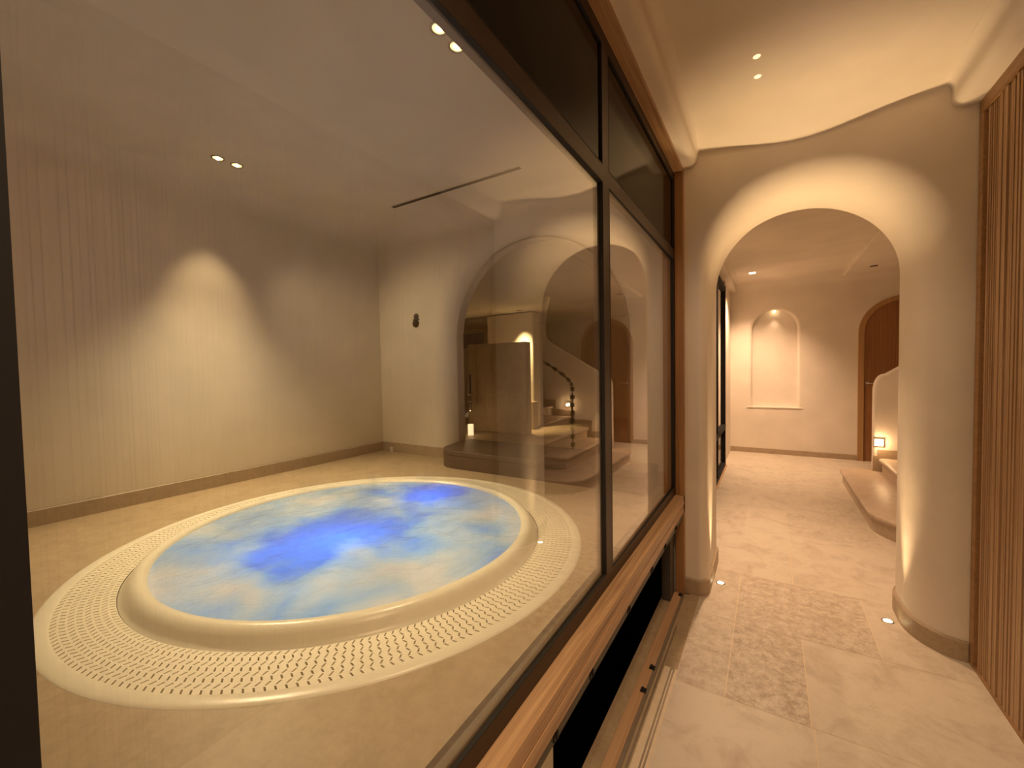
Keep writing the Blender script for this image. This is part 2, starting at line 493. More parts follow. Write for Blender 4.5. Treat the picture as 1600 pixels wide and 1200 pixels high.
o = MB().box(-3.5, XR+.1, Y0-.1, Y0, -.1, 2.95).build('wall_behind', 'plaster'); struct(o, 'corridor wall behind the photographer', 'wall')
o = MB().box(-.62, -.50, Y0, 0.0, 0, 2.9).build('wall_left', 'plaster'); struct(o, 'plaster wall left of the black window stile', 'wall')

# --- hall beyond
YW = 8.28
o = ceiling(XL, 3.3, YB, YW, HH, 0.16, None, 'LRB').build('ceiling_hall', 'plaster', smooth=True); struct(o, 'peach plaster ceiling of the stair hall', 'ceiling')
o = MB().box(0.95, 3.3, 4.55, 8.28, HH-.05, HH+.05).build('trim_3', 'plaster', bevel=.02); struct(o, 'lowered ceiling field above the stairs', 'ceiling field')
o = MB().box(3.3, 3.4, YB, YW+.1, 0, 3.0).build('wall_hall_right', 'plaster'); struct(o, 'right wall of the stair hall', 'wall')
RfN = lambda a: 0.05
o = arch_wall(XL-.02, 0.80, 0, 3.0, YW, YW+.12, 0.06, 0.32, 2.10, 0.32, RfN, 0.05).build('wall_far', 'plaster', smooth='auto')
struct(o, 'far plaster wall of the hall with the arched niche', 'wall')
# close niche bottom: fill below z .79
nb_ = MB().box(-0.315, 0.435, YW+.0005, YW+.13, 0, 0.785).box(-.4, .5, YW+.12, YW+.16, .7, 2.6)
nb_.build('niche_back', 'plaster', o)
MB().box(-0.335, 0.455, YW-0.012, YW+.12, 0.775, 0.795).build('niche_ledge', 'plaster', o, bevel=.004)
o2 = MB().box(0.80, 3.4, YW, YW+.12, 0, 3.0).build('wall_door_side', 'plaster'); struct(o2, 'far plaster wall around the arched oak door', 'wall')
o = skirting([(XL, YW), (1.14, YW)], 0, 0.085, 0.014, -1).build('baseboard_far', 'skirt'); struct(o, 'stone skirting under the arched niche', 'skirting')
o = MB().box(XL-.1, XL, 7.0, YW, 0, 3.0).box(XL-.1, XL, YB, 7.0, 2.70, 3.0).build('wall_hall_left', 'plaster'); struct(o, 'left hall wall beside the far window', 'wall')
o = bulk(XL+.005, 1, 0.085, 2.77, YB+.1, YW-.02, HH).build('trim_4', 'plaster', smooth='auto'); struct(o, 'rounded bulkhead over the far hall window', 'bulkhead')
# niche lamp
t = thing('niche_downlight', (0.06, YW+.07, 2.36), 'tiny recessed lamp in the top of the arched niche', 'lamp')
MB().lathe([(0.0, 0), (.016, 0), (.016, .02)], (0.06, YW+.065, 2.39), 20).build('lens', 'lamp', t)
spot('niche_light', (0.06, YW+.035, 2.37), (0.06, YW+.115, 1.5), 3.0, 70, 1.0, HALL, .01)

# --- door at far wall
D = sthing('door_1', (1.68, YW, 0), 'arched dark oak door with a paler oak frame in the far wall', 'door')
def arch_pts(cx, hw, zs, z0=0, n=28):
    return [(cx-hw, z0)]+[(cx+hw*math.cos(PI-PI*i/n), zs+hw*math.sin(PI*i/n)) for i in range(n+1)]+[(cx+hw, z0)]
oa, ia = arch_pts(1.68, .525, 1.975), arch_pts(1.68, .455, 1.975)
f_ = MB(); k = len(oa)
f_.grid([[(x, YW-.001, z) for x, z in oa], [(x, YW-.03, z) for x, z in oa], [(x, YW-.03, z) for x, z in ia], [(x, YW+.0, z) for x, z in ia]])
f_.build('door_frame', 'doorfr', D, smooth='auto', label='paler oak arched frame')
MB().prism(ia, YW-.012, YW-.002).build('door_leaf', 'door', D)
h_ = MB().lathe([(0, -.004), (.024, -.004), (.024, 0)], (1.265, YW-.018, 1.2), 20, 'Y')
h_.tube([(1.265, YW-.02, 1.2), (1.265, YW-.06, 1.2), (1.28, YW-.065, 1.2), (1.38, YW-.065, 1.2)], .01, 8)
h_.build('door_handle', 'chrome', D, smooth='auto', label='brushed metal lever handle')

# --- far hall window (left)
W2 = sthing('window_2', (XL, 5.3, 0), 'dark framed window along the left side of the far hall', 'window')
m_ = MB()
for z0, z1 in ((.0, .06), (.56, .63), (2.60, 2.68)): m_.box(XL-.03, XL+.03, YB, 7.0, z0, z1)
for y in (YB+.02, 4.7, 5.9, 6.93): m_.box(XL-.03, XL+.028, y, y+.07, .02, 2.66)
m_.build('window_frame', 'frame_d', W2, bevel=.004)
MB().box(XL-.012, XL-.004, YB, 7.0, .6, 2.62).build('glass_pane', 'glass', W2)
MB().box(XL-.02, XL-.005, YB, 7.0, .04, .58).build('lower_panel', 'blackglass', W2)
MB().box(XL-.03, XL+.012, 7.0, 7.09, 0, 2.77).build('oak_post', 'oakz', W2)
MB().box(XL-.08, XL-.07, YB, 7.0, 0.05, 2.62).build('blind', 'plaster', W2)
o = MB().box(XL, XL+.05, YB+.1, 7.0, 0.0, 0.012).build('trim_5', 'oakf'); struct(o, 'pale strip at the foot of the far window', 'floor strip')

# --- stairs
def slab(pts, z0, z1, lip, name, parent):
    """tread with a rounded nosing over a set-back riser"""
    def off(P, d):
        out = []
        n = len(P)
        for i in range(n):
            a = Vector(P[i-1]); b_ = Vector(P[i]); c = Vector(P[(i+1) % n])
            t1 = (b_-a).normalized(); t2 = (c-b_).normalized(); t_ = (t1+t2).normalized()
            out.append((b_.x-t_.y*d*-1, b_.y+t_.x*d*-1))
        return out
    m_ = MB()
    ins = off(pts, -lip)
    th = .045
    rows = [[(x, y, z0) for x, y in ins], [(x, y, z1-th) for x, y in ins]]
    for k_ in range(7):
        a = -PI/2+PI*k_/6
        d = -.02*(1-math.cos(a))
        rows.append([(x, y, z1-th/2+th/2*math.sin(a)) for x, y in off(pts, d)])
    m_.grid(rows, True)
    n = len(m_.v); top = off(pts, -.02)
    m_.v += [(x, y, z1) for x, y in top]; m_.f.append(tuple(range(n, n+len(top))))
    return m_.build(name, 'step', parent, smooth='auto')
def stepoutline(x, yn, yfar, xr, rn, rf_):
    P = []
    # counter-clockwise starting right near
    P.append((xr, yn))
    P.append((xr, yfar))
    for k_ in range(9):
        a = PI/2+PI/2*k_/8; P.append((x+rf_+rf_*math.cos(a), yfar-rf_+rf_*math.sin(a)))
    for k_ in range(9):
        a = PI+PI/2*k_/8; P.append((x+rn+rn*math.cos(a), yn+rn+rn*math.sin(a)))
    return P
ST = thing('stairs', (2.0, 5.6, 0), 'pale stone staircase with rounded nosings rising to the right behind the arch', 'stairs')
slab(stepoutline(0.755, 4.45, 6.84, 3.28, .45, .22), 0.0, .17, .03, 'step', ST)
slab(stepoutline(1.13, 4.95, 6.67, 3.28, .12, .05), .17, .34, .03, 'step', ST)
slab(stepoutline(1.44, 5.0, 6.67, 3.28, .10, .05), .34, .51, .03, 'step', ST)
slab(stepoutline(1.77, 5.0, 6.67, 3.28, .10, .05), .51, .68, .03, 'step', ST)
slab(stepoutline(2.10, 5.0, 6.67, 3.28, .10, .05), .68, .85, .03, 'step', ST)
slab(stepoutline(2.43, 5.0, 6.67, 3.28, .10, .05), .85, 1.02, .03, 'step', ST)
# parapet
pp = [(1.09, .17), (1.09, 1.18)]
for k_ in range(1, 9):
    t_ = k_/8; pp.append((1.09+.02*t_+.09*t_*t_, 1.18+.19*math.sin(t_*PI/2)))
pp += [(1.35, 1.475), (1.7, 1.68), (2.2, 1.98), (2.27, 2.04), (2.30, 2.14), (2.30, 2.34), (2.27, 2.54), (2.20, 2.80), (3.28, 2.80), (3.28, .17)]
o = MB().prism(pp, 6.70, 6.82).build('stair_parapet', 'plaster', bevel=.03)
tag(o, 'sloping plaster parapet wall rising along the far side of the stairs', 'parapet')
sk = [(1.085, .17), (1.085, .36), (1.13, .36), (1.13, .44), (1.41, .44), (1.41, .62), (1.74, .62), (1.74, .79), (2.07, .79), (2.07, .96), (2.40, .96), (2.40, 1.13), (3.28, 1.13), (3.28, .17)]
o = MB().prism(sk, 6.685, 6.70).build('stair_skirting', 'skirt', o, label='stepped stone skirting')
def steplamp(x, z, lab):
    t = thing('step_light', (x, 6.69, z), lab, 'lamp', 'small square step lights in the stair parapet')
    MB().box(x-.045, x+.045, 6.675, 6.687, z-.045, z+.045).build('trim_plate', 'plaster', t, bevel=.003)
    MB().lathe([(0, 0), (.022, 0), (.022, .01)], (x, 6.67, z), 20, 'Y').build('lens', 'lamp_s', t)
    point('step_glow', (x, 6.63, z), 1.8, (1, .62, .3), .015)
steplamp(1.14, .53, 'lower step light glowing beside the second tread')
steplamp(1.83, .88, 'upper step light glowing further up the stairs')
# handrail
HR = thing('handrail', (1.30, 5.6, .34), 'dark segmented handrail with an upright post on the stairs', 'handrail')
MB().tube([(1.30, 5.6, .34), (1.30, 5.6, 1.24)], .010, 8).build('post', 'leather', HR)
rail = [(1.30, 5.6, 1.24), (1.33, 5.61, 1.31), (1.41, 5.63, 1.38), (1.55, 5.66, 1.47), (1.8, 5.7, 1.61), (2.4, 5.75, 1.93), (3.2, 5.8, 2.34)]
MB().tube(rail, .009, 8).build('rail', 'leather', HR)
for i in range(8): MB().box(1.275, 1.325, 5.575, 5.625, .37+i*.115, .43+i*.115).build('wrapped_segment', 'leather', HR, bevel=.006)
for i in range(1, len(rail)):
    a, b_ = Vector(rail[i-1]), Vector(rail[i]); n = max(1, int((b_-a).length/.11))
    for k_ in range(n):
        p0 = a.lerp(b_, (k_+.2)/n); p1 = a.lerp(b_, (k_+.7)/n)
        MB().tube([tuple(p0), tuple(p1)], .026, 8).build('wrapped_segment', 'leather', HR)

# ------------------------------------------------------------------ spa room
XS = -3.37
YS0 = -0.45
o = MB().box(XS-.1, XS, YS0, YF+.7, ZD-.1, 2.95).build('wall_spa_left', 'spa_plaster'); struct(o, 'left plaster wall of the whirlpool room under the scallop of light', 'wall')
o = MB().box(XS, -.62, YS0-.1, YS0, ZD-.1, 2.95).build('wall_spa_near', 'spa_plaster'); struct(o, 'near wall of the whirlpool room', 'wall')
RfS = lambda a: 0.19
YBS = 3.22
o = arch_wall(XS, -0.60, ZD, 2.95, YF, YBS, -1.67, 0.79, 1.78, 0.79, RfS, 0.20).build('wall_spa_back', 'spa_plaster', smooth='auto'); struct(o, 'back wall of the whirlpool room with a wide rounded arch', 'wall')
o = ceiling(XS, -.56, YS0, YF, HS, 0.14).build('ceiling_spa', 'spa_plaster', smooth=True); struct(o, 'whirlpool room ceiling with softly rounded edges', 'ceiling')
# deck with a round opening
CX, CY = -1.738, 1.347
x0, x1, y0, y1 = XS, -.59, YS0, YF+.02
angs = sorted(set([2*PI*i/96 for i in range(96)]+[math.atan2(y-CY, x-CX) % (2*PI) for x in (x0, x1) for y in (y0, y1)]))
ri, ro = [], []
for a in angs:
    c, s_ = math.cos(a), math.sin(a); ts = []
    if c > 1e-9: ts.append((x1-CX)/c)
    if c < -1e-9: ts.append((x0-CX)/c)
    if s_ > 1e-9: ts.append((y1-CY)/s_)
    if s_ < -1e-9: ts.append((y0-CY)/s_)
    t_ = min(ts); ri.append((CX+1.06*c, CY+1.06*s_)); ro.append((CX+t_*c, CY+t_*s_))
m_ = MB().grid([[(x, y, ZD-.12) for x, y in ri], [(x, y, ZD) for x, y in ri], [(x, y, ZD) for x, y in ro], [(x, y, ZD-.12) for x, y in ro], [(x, y, ZD-.12) for x, y in ri]], True)
o = m_.build('floor_spa', 'deck', smooth='auto'); struct(o, 'golden limestone floor around the whirlpool', 'floor')
for nm_, path, fl_, lab in (('baseboard_spa_left', [(XS, YS0), (XS, YF)], -1, 'stone skirting along the left wall of the whirlpool room'),
                      ('baseboard_spa_back', [(XS, YF)]+bull_path(-2.46, -1, .19, .20, YF, YBS), -1, 'stone skirting left of the whirlpool room arch'),
                      ('baseboard_spa_right', [(-.6, YF)]+bull_path(-.88, 1, .19, .20, YF, YBS), 1, 'stone skirting right of the whirlpool room arch')):
    o = skirting(path, ZD, .09, .014, fl_).build(nm_, 'skirt', smooth='auto'); struct(o, lab, 'skirting')
# raised threshold in the arch
sp = []
for k_ in range(9):
    a = PI+PI/2*k_/8; sp.append((-2.42+.22+.22*math.cos(a), 2.62+.22+.22*math.sin(a)))
sp += [(-.64, 2.62), (-.64, 2.90), (-.90, 2.90), (-.90, 3.17), (-2.44, 3.17), (-2.44, 2.90), (-2.42, 2.88)]
AS = thing('arch_step', (-1.6, 2.9, ZD), 'low dark stone step with a curved end filling the foot of the whirlpool room arch', 'step')
MB().prism(sp, ZD+.0005, ZD+.105, 'XY').build('riser', 'dstep', AS)
MB().prism(sp, ZD+.105, ZD+.145, 'XY').build('tread', 'dstep', AS, bevel=.006)
# room beyond
o = MB().box(-5.2, -.62, 3.18, 3.22, 2.58, 2.7).build('trim_6', 'spa_plaster'); struct(o, 'head of the arch on the far side', 'trim')
o = MB().box(-5.2, -.62, 6.3, 6.4, .6, 2.8).build('wall_beyond_back', 'spa_plaster'); struct(o, 'rear wall of the room beyond the arch', 'wall')
o = MB().box(-.72, -.62, YBS, 6.4, .6, 2.8).build('wall_beyond_right', 'spa_plaster'); struct(o, 'right wall of the room beyond the arch', 'wall')
o = MB().box(-5.2, -5.1, 3.0, 6.4, .6, 2.8).box(-5.1, XS-.1, 3.0, 3.1, .6, 2.8).build('wall_beyond_left', 'spa_plaster'); struct(o, 'left wall of the room beyond the arch', 'wall')
vr = []
for k_ in range(17):
    t_ = k_/16; yy = YBS+(4.5-YBS)*t_; zz = 2.60-.33*(t_*t_*(3-2*t_)); vr.append([(-5.2, yy, zz), (-.62, yy, zz)])
vr.append([(-5.2, 6.4, 2.27), (-.62, 6.4, 2.27)])
o = MB().grid(vr).build('ceiling_beyond', 'spa_plaster', smooth=True); struct(o, 'curving ceiling of the room beyond the arch', 'ceiling')
o = MB().box(-5.2, -.62, YBS, 6.4, ZD-.1, ZD+.02).build('floor_beyond', 'deck'); struct(o, 'floor of the room beyond the arch', 'floor')
o = MB().box(-3.33, -2.46, 4.3, 4.42, ZD+.021, 1.83).build('stone_screen', 'deck', bevel=.008); tag(o, 'upright beige stone screen seen through the whirlpool room arch', 'screen')
PR = thing('plaster_pier', (-2.8, 4.95, ZD+.021), 'pale plaster pier lit by a bright downlight behind the stone screen', 'pier')
MB().box(-3.40, -2.66, 4.85, 5.05, ZD+.021, 2.26).build('shaft', 'spa_plaster', PR, bevel=.02)
MB().box(-3.0, -2.60, 4.72, 4.85, ZD+.021, 1.08).build('ledge', 'deck', PR, bevel=.008)
t = thing('soffit_downlight', (-2.78, 4.76, 2.265), 'recessed downlight above the bright pier beyond the arch', 'lamp')
MB().lathe([(0, -.002), (.03, -.002), (.036, -.006), (.04, 0)], (-2.78, 4.70, 2.268), 24).build('trim_ring', 'chrome', t)
spot('pier_light', (-2.78, 4.66, 2.24), (-2.80, 4.82, 1.0), 110, 62, .8, (1, .72, .34), .02)
DF = thing('dark_opening', (-3.8, 4.8, ZD+.021), 'dark framed opening left of the plaster pier beyond the arch', 'opening')
MB().box(-4.4, -3.46, 4.80, 4.86, 1.83, 2.03).build('lintel', 'frame_d', DF)
MB().box(-3.52, -3.46, 4.80, 4.86, ZD+.02, 1.84).build('post', 'frame_d', DF)
CP = thing('candle_post', (-3.02, 3.95, ZD+.021), 'slim dark post with pale rings and a glowing lamp at its foot', 'lamp')
m_ = MB().tube([(-3.07, 4.0, ZD+.3), (-3.07, 4.0, 1.45)], .017, 10)
m_.build('stem', 'leather', CP, smooth='auto')
for z in (1.02, 1.13, 1.21): MB().lathe([(.018, -.006), (.028, -.006), (.028, .006), (.018, .006)], (-3.07, 4.0, z), 16).build('ring', 'chrome', CP)
MB().lathe([(.0, 0), (.035, 0), (.035, .13), (0, .13)], (-3.07, 4.0, ZD+.0212), 20).build('lamp_glass', 'lamp_dim', CP)
point('candle_glow', (-3.02, 3.88, ZD+.28), .8, (1, .7, .35), .03)
spot('beyond_fill', (-4.2, 4.4, 1.2), (-3.4, 4.2, 2.3), 5, 150, 1, (1, .68, .33), .05)

# slot diffuser
t = thing('slot_diffuser', (-2.05, 2.467, HS), 'long thin dark slot diffuser in the whirlpool room ceiling', 'vent')
MB().box(-2.655, -1.435, 2.448, 2.486, HS-.004, HS-.001).build('slot', 'leather', t)
m_ = MB().box(-2.66, -1.43, 2.486, 2.492, HS-.006, HS).box(-2.66, -1.43, 2.442, 2.448, HS-.006, HS)
m_.build('frame', 'spa_plaster', t)
# spa downlights
def downlight(x, y, z, lab, grp, r=.028, glow='lampspa', ring='chrome'):
    t = thing('recessed_downlight', (x, y, z), lab, 'lamp', grp)
    MB().lathe([(r, -.001), (r+.002, -.005), (r+.009, -.004), (r+.010, 0)], (x, y, z), 28).build('trim_ring', ring, t, smooth=True)
    MB().lathe([(0, -.002), (r, -.002)], (x, y, z), 28).build('reflector', glow, t)
    MB().lathe([(0, -.012), (r*.3, -.010), (r*.42, -.006), (r*.42, -.002)], (x, y, z), 20).build('bulb', 'lamp_s', t, smooth=True)
    return t
downlight(-1.12, 1.31, HS, 'nearer lamp of the twin downlights by the window in the whirlpool room', 'twin downlights in the whirlpool room')
downlight(-1.12, 1.42, HS, 'farther lamp of the twin downlights by the window in the whirlpool room', 'twin downlights in the whirlpool room')
downlight(-2.95, 1.31, HS, 'nearer lamp of the twin downlights by the left wall', 'twin downlights in the whirlpool room')
downlight(-2.95, 1.42, HS, 'farther lamp of the twin downlights by the left wall', 'twin downlights in the whirlpool room')
spot('spa_light_1', (-1.12, 1.31, HS-.03), (-1.12, 1.31, 0), 48, 62, 1, SPA, .03)
spot('spa_light_2', (-1.12, 1.42, HS-.03), (-1.6, 1.40, 0.7), 40, 60, 1, SPA, .03)
spot('spa_light_3', (-2.95, 1.31, HS-.03), (-2.15, 1.35, 0), 210, 92, 1, SPA, .03)
spot('spa_light_4', (-2.95, 1.40, HS-.03), (-3.37, 1.40, 1.72), 27, 46, .9, (1, .72, .40), .03)
spot('spa_back_fill', (-2.95, 1.42, HS-.03), (-2.65, 2.92, 1.2), 34, 84, 1, SPA, .03)  # added fill aimed at the back wall, beyond the four downlights

# wall fitting + socket
t = thing('wall_fitting', (-2.86, YF, 1.99), 'small dark two-lobed fitting on the back wall left of the arch', 'fitting')
MB().lathe([(0, -.02), (.018, -.02), (.026, -.012), (.028, 0)], (-2.86, YF, 2.02), 24, 'Y').build('upper_knob', 'grey', t, smooth=True)
MB().lathe([(0, -.028), (.022, -.028), (.034, -.016), (.036, 0)], (-2.865, YF, 1.955), 24, 'Y').build('lower_knob', 'frame', t, smooth=True)
MB().box(-2.895, -2.825, YF-.012, YF, 1.985, 1.998).build('bar', 'grey', t)
o = MB().box(-3.23, -3.19, YF-.04, YF-.014, ZD+.0, ZD+.05).build('floor_socket', 'white', bevel=.004); tag(o, 'small pale box at the skirting in the far corner of the whirlpool room', 'socket')

# --- whirlpool
WP = thing('whirlpool', (CX, CY, ZD), 'round cream whirlpool full of glowing blue foaming water', 'whirlpool')
prof = [(1.06, -.06), (.895, -.06), (.885, 0), (.878, .004), (.872, .012), (.862, .030), (.852, .043), (.838, .051), (.822, .052), (.808, .046), (.800, .034), (.792, .0), (.78, -.06), (.70, -.22), (.64, -.25), (.56, -.26), (.45, -.55), (.2, -.6), (0.001, -.6)]
MB().lathe(prof, (CX, CY, ZD), 128).build('tub_shell', 'cream', WP, smooth='auto')
MB().lathe([(1.045, -.05), (1.045, .003), (1.050, .005), (1.080, .005), (1.088, .002), (1.090, .0002)], (CX, CY, ZD), 128).build('outer_rim', 'cream', WP, smooth='auto')
MB().lathe([(.885, -.03), (1.046, -.03)], (CX, CY, ZD), 96).build('overflow_channel', 'channel', WP, label='dark gutter under the grating')
m_ = MB(); NA, NR = 250, 8; ra, rb = .887, 1.046
for i in range(NA):
    for j in range(NR):
        a0 = 2*PI*i/NA; a1 = a0+2*PI/NA
        q0 = ra+(rb-ra)*j/NR; q1 = ra+(rb-ra)*(j+1)/NR
        def P(u, v_, z=.002):
            a = a0+(a1-a0)*u; r_ = q0+(q1-q0)*v_
            return (CX+r_*math.cos(a), CY+r_*math.sin(a), ZD+z)
        sh = .15 if j % 2 else -.15
        I = [(.39-sh, .13), (.61-sh, .13), (.61+sh, .87), (.39+sh, .87)]
        O = [(0, 0), (1, 0), (1, 1), (0, 1)]
        n = len(m_.v)
        m_.v += [P(*q) for q in O]+[P(*q) for q in I]+[P(*q, -.012) for q in I]
        for k_ in range(4):
            l_ = (k_+1) % 4
            m_.f.append((n+k_, n+l_, n+4+l_, n+4+k_)); m_.f.append((n+4+k_, n+4+l_, n+8+l_, n+8+k_))
m_.build('grating', 'grate', WP, label='cream overflow grating with wavy slots')
# water surface with real waves
rows = []
from mathutils import noise as mn
for i in range(60):
    r_ = .803*((i+.02)/59.02)
    row = []
    for k_ in range(160):
        a = 2*PI*k_/160; x, y = CX+r_*math.cos(a), CY+r_*math.sin(a)
        f_ = min(1, (.803-r_)/.12)
        h = mn.fractal(Vector((x*5, y*5, 3.3)), 1.0, 2.0, 3)*.010 + mn.noise(Vector((x*18, y*18, 1)))*.004
        row.append((x, y, ZD+.036+h*f_))
    rows.append(row)
MB().grid(rows, True).build('water', 'water', WP, smooth=True, label='foaming water lit blue from below')
for i, (x, y, e, z) in enumerate(((-1.70, 1.20, 2.5, -.10), (-1.76, 1.86, 1.7, -.10), (-1.86, .92, .4, -.12))):
    point('pool_light', (x, y, ZD+z), e, (.08, .22, 1.0), .10)
for i, (x, y, e, z) in enumerate(((-1.30, 1.15, 1.3, -.3), (-1.85, .85, .8, -.3), (-1.4, 1.7, .8, -.3), (-2.1, 1.4, .5, -.3))):
    point('pool_fill', (x, y, ZD+z), e, (.50, .80, .92), .12)  # added cyan fill for a broad glow through the foam

# steam drifting over the water
m, nt, b = nm('steam'); nt.nodes.remove(b); out = nt.nodes['Material Output']
vs = N(nt, 'ShaderNodeVolumePrincipled'); vs.inputs['Color'].default_value = (.93, .95, 1, 1); vs.inputs['Anisotropy'].default_value = 0
tc = N(nt, 'ShaderNodeTexCoord'); n1 = N(nt, 'ShaderNodeTexNoise'); n1.inputs['Scale'].default_value = 3.6; n1.inputs['Detail'].default_value = 4; n1.inputs['Distortion'].default_value = .5
nt.links.new(tc.outputs['Object'], n1.inputs['Vector'])
sx = N(nt, 'ShaderNodeSeparateXYZ'); nt.links.new(tc.outputs['Object'], sx.inputs[0])
mr = N(nt, 'ShaderNodeMapRange'); mr.inputs['From Min'].default_value = .47; mr.inputs['From Max'].default_value = .70; mr.inputs['To Max'].default_value = 3.0
nt.links.new(n1.outputs['Fac'], mr.inputs['Value'])
mz = N(nt, 'ShaderNodeMapRange'); mz.inputs['From Min'].default_value = ZD+.17; mz.inputs['From Max'].default_value = ZD+.06
nt.links.new(sx.outputs['Z'], mz.inputs['Value'])
mm = N(nt, 'ShaderNodeMath', operation='MULTIPLY'); nt.links.new(mr.outputs[0], mm.inputs[0]); nt.links.new(mz.outputs[0], mm.inputs[1])
nt.links.new(mm.outputs[0], vs.inputs['Density']); nt.links.new(vs.outputs[0], out.inputs['Volume'])
MAT['steam'] = m
o = MB().lathe([(0, .056), (.78, .056), (.78, .09), (.66, .15), (.4, .175), (0, .18)], (CX, CY, ZD), 48).build('steam', 'steam', smooth=True)
o['kind'] = 'stuff'; tag(o, 'thin white steam drifting over the whirlpool water', 'steam')

# ------------------------------------------------------------------ main window
W = sthing('window_1', (-.55, 1.46, 0), 'large window wall with bronze metal frame and oak sill looking onto the whirlpool', 'window')
fx0, fx1 = -.545, -.527
ym0, ym1 = 1.515, 1.585
ZB, ZT = .711, 2.190
m_ = MB()
m_.box(fx0, fx1, 0.0, 2.92, .60, ZB)                # bottom rail
m_.box(fx0, fx1, 0.0, 2.92, ZT, 2.25)               # transom
m_.box(fx0, fx1, 0.0, 2.92, 2.69, 2.745)               # head
m_.box(fx0, fx1, 2.845, 2.92, ZB, ZT).box(fx0, fx1, 2.845, 2.92, 2.25, 2.69)
m_.build('window_frame', 'frame', W)
MB().box(fx0, fx1, ym0, ym1, ZB, ZT).box(fx0, fx1, ym0, ym1, 2.25, 2.69).build('mullion', 'frame', W)
MB().box(fx0, fx1+.002, -.02, 0.079, .0, 2.72).build('near_stile', 'frame_d', W, label='almost black near stile')
m_ = MB(); q = .0035
for z0, z1 in ((ZB, ZT), (2.25, 2.69)):
    for y0_, y1_ in ((.0755, ym0), (ym1, 2.845)):
        m_.box(-.534, fx1+.0008, y0_, y1_, z0, z0+q).box(-.538, fx1+.0008, y0_, y1_, z1-q, z1)
        m_.box(-.534, fx1+.0008, y0_, y0_+q, z0+q, z1-q).box(-.538, fx1+.0008, y1_-q, y1_, z0+q, z1-q)
m_.build('seal', 'seal', W)
m_ = MB()
m_.box(-.566, fx0, .07, 2.92, .60, ZB+.001).box(-.566, fx0, .07, 2.92, ZT-.001, 2.25).box(-.566, fx0, 2.844, 2.92, ZB, ZT).box(-.566, fx0, ym0-.001, ym1+.001, ZB, ZT)
m_.build('inner_frame', 'frame_in', W, label='greyish inner side of the frame seen through the glass')
def pane(a, b_, z0, z1, xc, th, name, mat, **kw):
    # the panes lean out of the frame plane by under half a degree
    f_ = lambda y: xc - .006*(y-a)
    pts = [(f_(a)-th/2, a), (f_(b_)-th/2, b_), (f_(b_)+th/2, b_), (f_(a)+th/2, a)]
    MB().prism(pts, z0, z1, 'XY').build(name, mat, W, **kw)
for a, b_ in ((.079, ym0), (ym1, 2.845)):
    pane(a, b_, ZB, ZT, -.531, .004, 'glass_pane', 'glass')
    MB().box(-.548, -.534, a, b_, 2.25, 2.69).build('dark_panel', 'blackglass', W, label='glossy black glass panel')
MB().box(-.548, -.474, 0.0, 2.92, 2.742, 2.79).build('oak_header', 'oak', W, bevel=.002)
MB().prism([(-.527, .60), (-.527, .659), (-.480, .659), (-.474, .654), (-.474, .606), (-.478, .604), (-.478, .600), (-.474, .598), (-.474, .552), (-.527, .552)], 0.0, 2.905).build('oak_sill', 'oak', W)
MB().box(-.525, -.474, 2.87, 2.921, 0, 2.742).build('oak_post', 'oakz', W, bevel=.002)
MB().box(-.585, -.480, 0.0, 2.87, .513, .551).build('lower_rail', 'grey', W, label='grey metal rail under the oak sill')
m_ = MB()
for y in (.95, 1.21, 1.62, 2.0, 2.3, 2.6): m_.box(-.4805, -.476, y, y+.022, .520, .540).box(-.477, -.470, y+.008, y+.014, .528, .550)
m_.build('clip', 'seal', W, label='small black fixing clips under the sill')
MB().box(-.59, -.535, 2.745, 2.87, 0, .505).build('end_post', 'grey', W, bevel=.003)
MB().box(-.565, -.52, .95, 1.03, 0, .512).build('support_post', 'white', W, bevel=.003, label='pale support post under the sill')
# foot of the opening: stone ledge, oak strip with clips, track profiles
o = MB().box(-.597, -.535, Y0, 2.92, -.12, 0).build('trim_7', 'deck'); struct(o, 'pale stone ledge at the edge of the dark void', 'ledge')
FT = thing('floor_strip', (-.51, 1.4, 0), 'oak floor strip with small clips running along the foot of the window', 'floor strip')
MB().box(-.535, -.487, Y0, 2.90, -.02, .008).build('oak_strip', 'oakf', FT, bevel=.002)
for y in (1.89, 2.06, 2.83):
    MB().box(-.505, -.480, y, y+.028, .008, .012).box(-.499, -.490, y+.004, y+.020, .012, .022).build('clip', 'seal', FT)
TR = thing('floor_track', (-.46, 1.2, 0), 'pale metal sliding track let into the floor beside the oak strip', 'track')
MB().box(-.487, -.385, Y0, 2.135, -.03, -.004).box(-.487, -.445, 2.135, 2.9, -.03, -.003).build('bed', 'deck', TR)
m_ = MB().box(-.487, -.470, Y0, 2.88, -.01, .003).box(-.459, -.452, Y0, 2.5, -.01, .002)
m_.build('inner_profile', 'alu', TR)
MB().box(-.416, -.409, Y0, 2.135, -.01, .003).box(-.403, -.396, Y0, 2.135, -.01, .003).build('outer_profile', 'alu', TR)
MB().box(-.416, -.396, 2.125, 2.135, -.01, .0032).build('end_cap', 'alu', TR)
o = MB().box(-.445, -.385, 2.135, YF+.05, -.03, 0.0).build('trim_8', 'deck'); struct(o, 'stone edge beyond the end of the track', 'edge')
